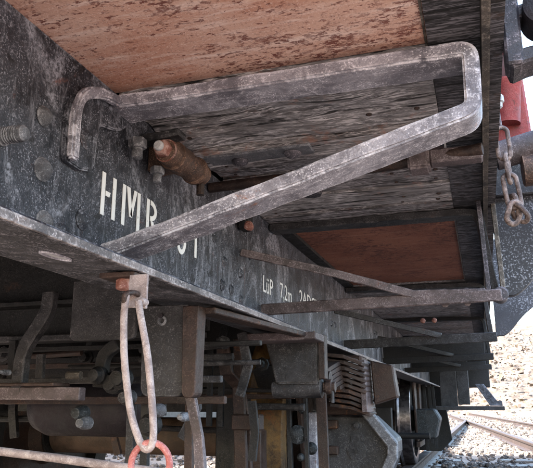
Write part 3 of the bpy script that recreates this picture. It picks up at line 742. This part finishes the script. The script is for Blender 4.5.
# brake rigging at left: flat rods, levers, reservoir, bent straps
rg = bpy.data.objects.new('brake_rigging', None); C.objects.link(rg); rg.parent = wagon
def flat(x0, x1, y, z, h, mat, d=.012, slope=0., name='pull_rod'):
    bm = NB(); ribbon(bm, [(x0, y, z), ((x0 + x1) / 2, y, z + slope / 2), (x1, y, z + slope)], h, (0, 1, 0), d, .0008, .06); return obj(name, bm, mat, rg, bev=.0015)
flat(-1.2, -.44, 1.10, .044, .012, 'box')
flat(-1.2, -.44, 1.12, .008, .014, 'rustpart')
flat(-1.2, -.40, 1.20, .115, .010, 'dark')
flat(-1.05, -.66, 1.0, .022, .022, 'pinkbar', .02, -.004)
flat(-.86, -.70, .98, .034, .006, 'rustpart', .05)
flat(-1.4, -.45, 1.60, .105, .014, 'rustpart', name='cross_angle')
flat(-1.4, -.45, 1.62, .02, .012, 'rustpart', name='cross_angle')
bm = NB(); ribbon(bm, roundc([(-.742, 1.0, .200), (-.742, 1.0, .165), (-.790, 1.0, .095), (-.792, 1.0, .02)], .02, 4), .024, (0, 1, 0), .02, .001, .02); obj('bent_strap', bm, 'box', rg, bev=.002, smooth=True)
bm = NB(); ribbon(bm, roundc([(-.63, 1.06, .108), (-.66, 1.06, .09), (-.664, 1.06, .03)], .02, 4), .022, (0, 1, 0), .02, .001, .02); obj('bent_strap', bm, 'dark', rg, bev=.002, smooth=True)
bm = NB(); lathe(bm, (-.96, 1.28, -.004), (1, 0, 0), [(0, .02), (.02, .05), (.05, .062), (.25, .062), (.28, .05), (.30, .02)], 24); obj('reservoir', bm, 'soot', rg, smooth=True)
for (x, z0, z1, m) in ((-.645, -.14, .0, 'box'), (-.615, -.15, .02, 'dark'), (-.525, -.12, .10, 'rustpart'), (-.585, -.02, .11, 'dark'), (-.93, .0, .13, 'dark'), (-.86, .03, .10, 'box')):
    bm = NB(); ribbon(bm, [(x, 1.15, z1), (x + .004, 1.15, z0)], .016, (0, 1, 0), .012, .0006, .04); obj('lever', bm, m, rg, bev=.001)
for (x, y, z, r, m) in ((-.70, 1.08, -.015, .014, 'face'), (-.69, 1.08, -.032, .012, 'bolt'), (-.61, 1.06, .045, .02, 'dark'), (-.595, 1.06, .012, .014, 'box'), (-.57, 1.10, -.035, .02, 'dark'), (-.555, 1.1, -.01, .012, 'bolt'), (-.485, 1.06, -.02, .008, 'bolt'), (-.65, 1.05, .05, .016, 'dark'), (-.96, .98, .05, .006, 'bolt'), (-.955, .98, -.045, .010, 'bolt'), (-.80, .99, .055, .005, 'bolt'), (-.63, 1.07, .038, .02, 'dark')):
    bm = NB(); lathe(bm, (x, y, z), (0, -1, 0), [(0, r), (.015, r), (.02, r * .7), (.028, r * .65), (.03, r * .3)], 12); obj('bolt', bm, m, rg, smooth=True)
bm = NB(); cyl(bm, (-.70, 1.02, .050), (-.672, 1.02, .050), .007, n=12); obj('grease_nipple', bm, 'tan', rg)
bm = NB(); ribbon(bm, [(-.44, .97, .012), (-.425, .97, -.05), (-.415, .97, -.14)], .016, (0, 1, 0), .01, .001, .03); obj('pull_strap', bm, 'pinkbar', rg, bev=.001)
bm = NB(); tube(bm, [(-.72, .78, -.055), (-.55, .79, -.069), (-.41, .80, -.083), (-.3, .8, -.098)], .006, 10, wob=.1); obj('long_rod', bm, 'pinkrod', rg, smooth=True)
for k_ in range(26):
    x = rnd.uniform(-1.15, -.46); y = rnd.uniform(1.22, 1.75); z = rnd.uniform(-.08, .16); r0 = rnd.uniform(.006, .014)
    kind = k_ % 3
    bm = NB()
    if kind == 0:
        cyl(bm, (x - .12, y, z), (x + .1, y, z + rnd.uniform(-.01, .01)), r0 * .7, n=10); nm = 'cross_pin'
    elif kind == 1:
        ribbon(bm, [(x, y, z + .07), (x + rnd.uniform(-.02, .02), y, z), (x + rnd.uniform(-.03, .03), y, z - .06)], .018, (0, 1, 0), .01, .001, .02); nm = 'lever'
    else:
        lathe(bm, (x, y, z), (0, -1, 0), [(0, r0 * 1.6), (.01, r0 * 1.6), (.011, r0), (.03, r0), (.032, r0 * .6)], 8); nm = 'bolt'
    obj(nm, bm, ('box', 'dark', 'rustpart')[k_ % 2 + (k_ % 5 == 0)], rg)
bm = NB(); box(bm, -1.42, -.66, 1.70, 1.73, -.34, -.185); obj('cross_beam', bm, 'axle', rg)  # beam added to cover sunlit ground seen below the axle
bm = NB(); box(bm, -1.05, -.56, 1.40, 1.43, -.33, -.165); obj('gap_plank', bm, 'axle', rg, bev=.004)  # plank added to close the bright strip under the axle
bm = NB(); box(bm, -.66, -.585, 1.62, 1.68, -.30, .02); obj('beam_lever', bm, 'dark', rg, bev=.003)
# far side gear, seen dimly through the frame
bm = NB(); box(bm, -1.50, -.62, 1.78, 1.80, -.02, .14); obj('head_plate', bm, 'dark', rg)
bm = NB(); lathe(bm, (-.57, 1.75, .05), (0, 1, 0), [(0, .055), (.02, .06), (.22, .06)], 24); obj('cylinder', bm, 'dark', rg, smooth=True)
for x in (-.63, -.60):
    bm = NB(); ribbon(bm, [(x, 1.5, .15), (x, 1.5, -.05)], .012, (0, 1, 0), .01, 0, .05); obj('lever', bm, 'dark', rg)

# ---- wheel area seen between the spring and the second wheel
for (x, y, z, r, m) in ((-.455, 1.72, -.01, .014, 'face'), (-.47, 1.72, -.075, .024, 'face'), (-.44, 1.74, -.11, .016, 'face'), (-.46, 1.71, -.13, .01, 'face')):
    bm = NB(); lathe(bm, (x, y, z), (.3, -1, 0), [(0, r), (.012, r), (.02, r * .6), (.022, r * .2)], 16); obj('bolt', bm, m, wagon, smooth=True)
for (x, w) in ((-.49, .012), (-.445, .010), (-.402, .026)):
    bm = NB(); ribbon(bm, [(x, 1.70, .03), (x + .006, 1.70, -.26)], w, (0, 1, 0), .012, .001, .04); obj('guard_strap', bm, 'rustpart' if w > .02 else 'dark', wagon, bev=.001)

# ---- second axle box and gear, coloured darker to look dim
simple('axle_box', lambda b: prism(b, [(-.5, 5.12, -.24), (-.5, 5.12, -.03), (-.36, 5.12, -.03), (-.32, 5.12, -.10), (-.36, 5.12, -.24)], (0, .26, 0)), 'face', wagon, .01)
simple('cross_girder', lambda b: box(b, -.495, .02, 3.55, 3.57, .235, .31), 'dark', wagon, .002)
# dark plates and beam added round the far wheel to black out the view
simple('blackout_plate', lambda b: prism(b, [(-.52, 6.3, .16), (-.36, 6.3, .16), (-.30, 6.3, -.30), (-.40, 6.3, -.40), (-.52, 6.3, -.40)], (0, .03, 0)), 'dark', wagon, .004)
simple('cross_beam', lambda b: box(b, -1.60, -.62, 4.72, 4.78, -.30, -.02), 'dark', wagon, .004)
simple('blackout_apron', lambda b: box(b, -2.00, -.53, 6.70, 6.73, -.42, .155), 'dark', wagon, .004)
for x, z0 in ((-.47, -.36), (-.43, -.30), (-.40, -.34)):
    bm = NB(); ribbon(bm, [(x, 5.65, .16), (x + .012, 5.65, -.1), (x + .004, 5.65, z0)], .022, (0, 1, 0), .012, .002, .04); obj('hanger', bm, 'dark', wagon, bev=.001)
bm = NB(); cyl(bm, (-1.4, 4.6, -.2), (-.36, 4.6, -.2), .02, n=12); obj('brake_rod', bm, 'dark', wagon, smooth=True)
# end of the wagon: headstock, post, step
hs = bpy.data.objects.new('end_step', None); C.objects.link(hs); hs.parent = wagon
simple('post', lambda b: box(b, -.36, -.22, 6.0, 6.06, -.02, .40), 'box', hs, .004)
simple('post_face', lambda b: box(b, -.218, -.12, 6.02, 6.06, .0, .38), 'box', hs, .004)
simple('footboard', lambda b: box(b, -.40, .15, 5.8, 6.1, -.045, -.012), 'box', hs, .004)
simple('step_bracket', lambda b: prism(b, [(-.07, 6.0, .17), (.0, 6.0, .17), (.10, 6.0, .03), (.14, 6.0, .03), (.14, 6.0, -.01), (.04, 6.0, -.01)], (0, .05, 0)), 'web', hs, .004)
simple('headstock', lambda b: box(b, -2.05, .06, 6.78, 6.9, .16, .45), 'dark', wagon, .006)
simple('sole_stay', lambda b: box(b, -.495, .03, 5.0, 5.05, .24, .30), 'dark', wagon, .003)
simple('headstock_flange', lambda b: box(b, -.495, .04, 4.2, 4.3, .30, .40), 'dark', wagon, .003)

# ---- fittings outside the sill
def side_plate(y, z0, w, label=None):
    pts = roundc([(.060, y, .62), (.30, y, .64), (.30, y, z0 + .17), (.17, y, z0 + .085), (.100, y, z0), (.060, y, z0)], [.002, .01, .05, .05, .01], 6)
    bm = NB(); prism(bm, pts, (0, .03, 0)); o = obj('side_plate', bm, 'speck', wagon, bev=.003, label=label)
    return o
side_plate(1.64, .25, .1, 'speckled grey plate with a curved lower edge behind the chain')
side_plate(2.62, .25, .1)
simple('plate_band', lambda b: box(b, .062, .30, 1.615, 1.639, .49, .61), 'box', wagon, .003)
bm = NB(); tube(bm, [(.061, 1.40, .512), (.16, 1.40, .535), (.30, 1.40, .54)], .030, 20); obj('cross_tube', bm, 'pinkbar', wagon, smooth=True, label='dusty horizontal tube beside the chain')
bm = NB(); lathe(bm, (.112, 1.40, .475), (1, 0, .05), [(0, .03), (.002, .034), (.20, .034)], 20); obj('cross_tube', bm, 'sleeve', wagon, smooth=True)
# red casing hanging outside; its recess is a flat patch painted dark as shade
rc = simple('red_casing', lambda b: prism(b, roundc([(.066, 1.62, .62), (.066, 1.62, .92), (.148, 1.62, .92), (.162, 1.62, .62)], .01, 3), (0, .12, 0)), 'red', wagon, .006, label='bright red painted casing beyond the sill')
bm = NB(); lathe(bm, (.107, 1.61, .67), (.04, 0, 1), [(0, .030), (.10, .036), (.105, .040), (.112, .040)], 24); obj('casing_drum', bm, 'red', rc, smooth=True)
simple('recess_patch', lambda b: prism(b, [(.068, 1.612, .80), (.132, 1.612, .80), (.128, 1.612, .86), (.070, 1.612, .87)], (0, .01, 0)), 'recess_shade', rc, .002)
# forged stake socket and roller at the top right
sk = bpy.data.objects.new('stake_socket', None); C.objects.link(sk); sk.parent = wagon
simple('socket_strap', lambda b: box(b, .0583, .0795, .795, .835, .412, .60), 'steelarm', sk, .003)
bm = NB(); ribbon(bm, roundc([(.062, .80, .418), (.09, .80, .427), (.22, .80, .427)], .02, 4), .020, (0, 1, 0), .05, .001, .03); obj('socket_lower', bm, 'steelarm', sk, bev=.003)
bm = NB(); ribbon(bm, [(.062, .80, .478), (.075, .80, .486), (.11, .80, .493)], .018, (0, 1, 0), .04, .001, .03); obj('socket_upper', bm, 'steelarm', sk, bev=.003)
bm = NB(); lathe(bm, (.113, .78, .482), (0, 1, 0), [(0, .02), (.004, .030), (.05, .031), (.054, .02)], 28); obj('roller', bm, 'soot', sk, smooth=True)
bm = NB(); lathe(bm, (.078, .79, .512), (.3, 1, .2), [(0, .005), (.003, .007), (.02, .007)], 10); obj('bolt', bm, 'rednut', sk)

# ============================================================ LOOSE THINGS
def rootE(name, loc, label, cat, group=None):
    o = bpy.data.objects.new(name, None); C.objects.link(o); o.location = loc; o['label'] = label; o['category'] = cat
    if group: o['group'] = group
    return o
# chain hanging beside the sill
ch = rootE('chain', (-.003, 0, 0), 'short rusty chain hanging beside the wagon sill by the speckled grey plate', 'chain')
def chlink(cx, cy, cz, L, Wd, r, yaw, tilt=0.):
    pts = []
    for i in range(24):
        a = 2 * math.pi * i / 24
        x = math.cos(a) * Wd; z = math.sin(a) * Wd + (L if math.sin(a) > 1e-6 else -L if math.sin(a) < -1e-6 else 0)
        pts.append(Vector((x, 0, z)))
    m = Matrix.Translation((cx, cy, cz)) @ Matrix.Rotation(tilt, 4, 'Y') @ Matrix.Rotation(yaw, 4, 'Z')
    bm = NB(); tube(bm, [m @ p for p in pts], r, 10, closed=True, wob=.05); return obj('link', bm, 'chain', ch, smooth=True)
chlink(.0700, 1.18, .4560, .0200, .0108, .0040, .15, -.05)
chlink(.0745, 1.18, .4080, .0170, .0100, .0042, 1.35, -.05)
chlink(.0775, 1.18, .3650, .0200, .0125, .0042, .35, -.1)
chlink(.0800, 1.19, .3390, .0100, .0110, .0044, 1.9, -.08)
chlink(.0770, 1.175, .3230, .0080, .0120, .0048, .6, .35)
chlink(.0870, 1.18, .3230, .0060, .0110, .0046, 2.2, -.6)
bm = NB(); tube(bm, [(.0665, 1.18, .525), (.0672, 1.18, .505), (.069, 1.18, .483)], .0035, 8); obj('shank', bm, 'pinkbar', ch, smooth=True)
bm = NB(); lathe(bm, (.0660, 1.175, .548), (0.05, 0, -1), [(0, .010), (.002, .0125), (.014, .0125), (.016, .009), (.024, .008), (.026, .005)], 8); obj('eye_bolt', bm, 'pale', ch)

# long shackle through the tag, and the red ring it carries
sh = rootE('lifting_shackle', (0, 0, 0), 'long pale loop rod hanging from the tag under the flange', 'shackle')
pts = roundc([(-.3735, .645, .120), (-.3775, .648, .10), (-.3755, .65, .05), (-.3655, .653, -.01), (-.352, .655, -.043), (-.343, .655, -.0475), (-.3365, .655, -.038), (-.3395, .653, .0), (-.3465, .650, .055), (-.356, .648, .095), (-.361, .650, .112)], .02, 3)
bm = NB(); tube(bm, pts, .0040, 12, wob=.03); obj('rod', bm, 'pinkrod', sh, smooth=True)
bm = NB(); tube(bm, roundc([(-.3775, .650, .104), (-.3735, .640, .119), (-.370, .655, .124), (-.3685, .675, .120)], .006, 4), .0032, 10); obj('hook_end', bm, 'rustpart', sh, smooth=True)
bm = NB(); lathe(bm, (-.361, .661, .113), (0, 1, 0), [(-.004, .003), (-.002, .0045), (.006, .0045)], 10); obj('rod_end', bm, 'pinkrod', sh, smooth=True)
rg2 = NB(); tube(rg2, [(-.341 + math.cos(a) * .0205, .657 + math.cos(a) * .004, -.0615 + math.sin(a) * .0225) for a in [i * 2 * math.pi / 36 for i in range(36)]], .0036, 12, closed=True)
o = obj('ring', rg2, 'ring', smooth=True); o['label'] = 'red ring hanging at the bottom of the long pale loop'; o['category'] = 'ring'
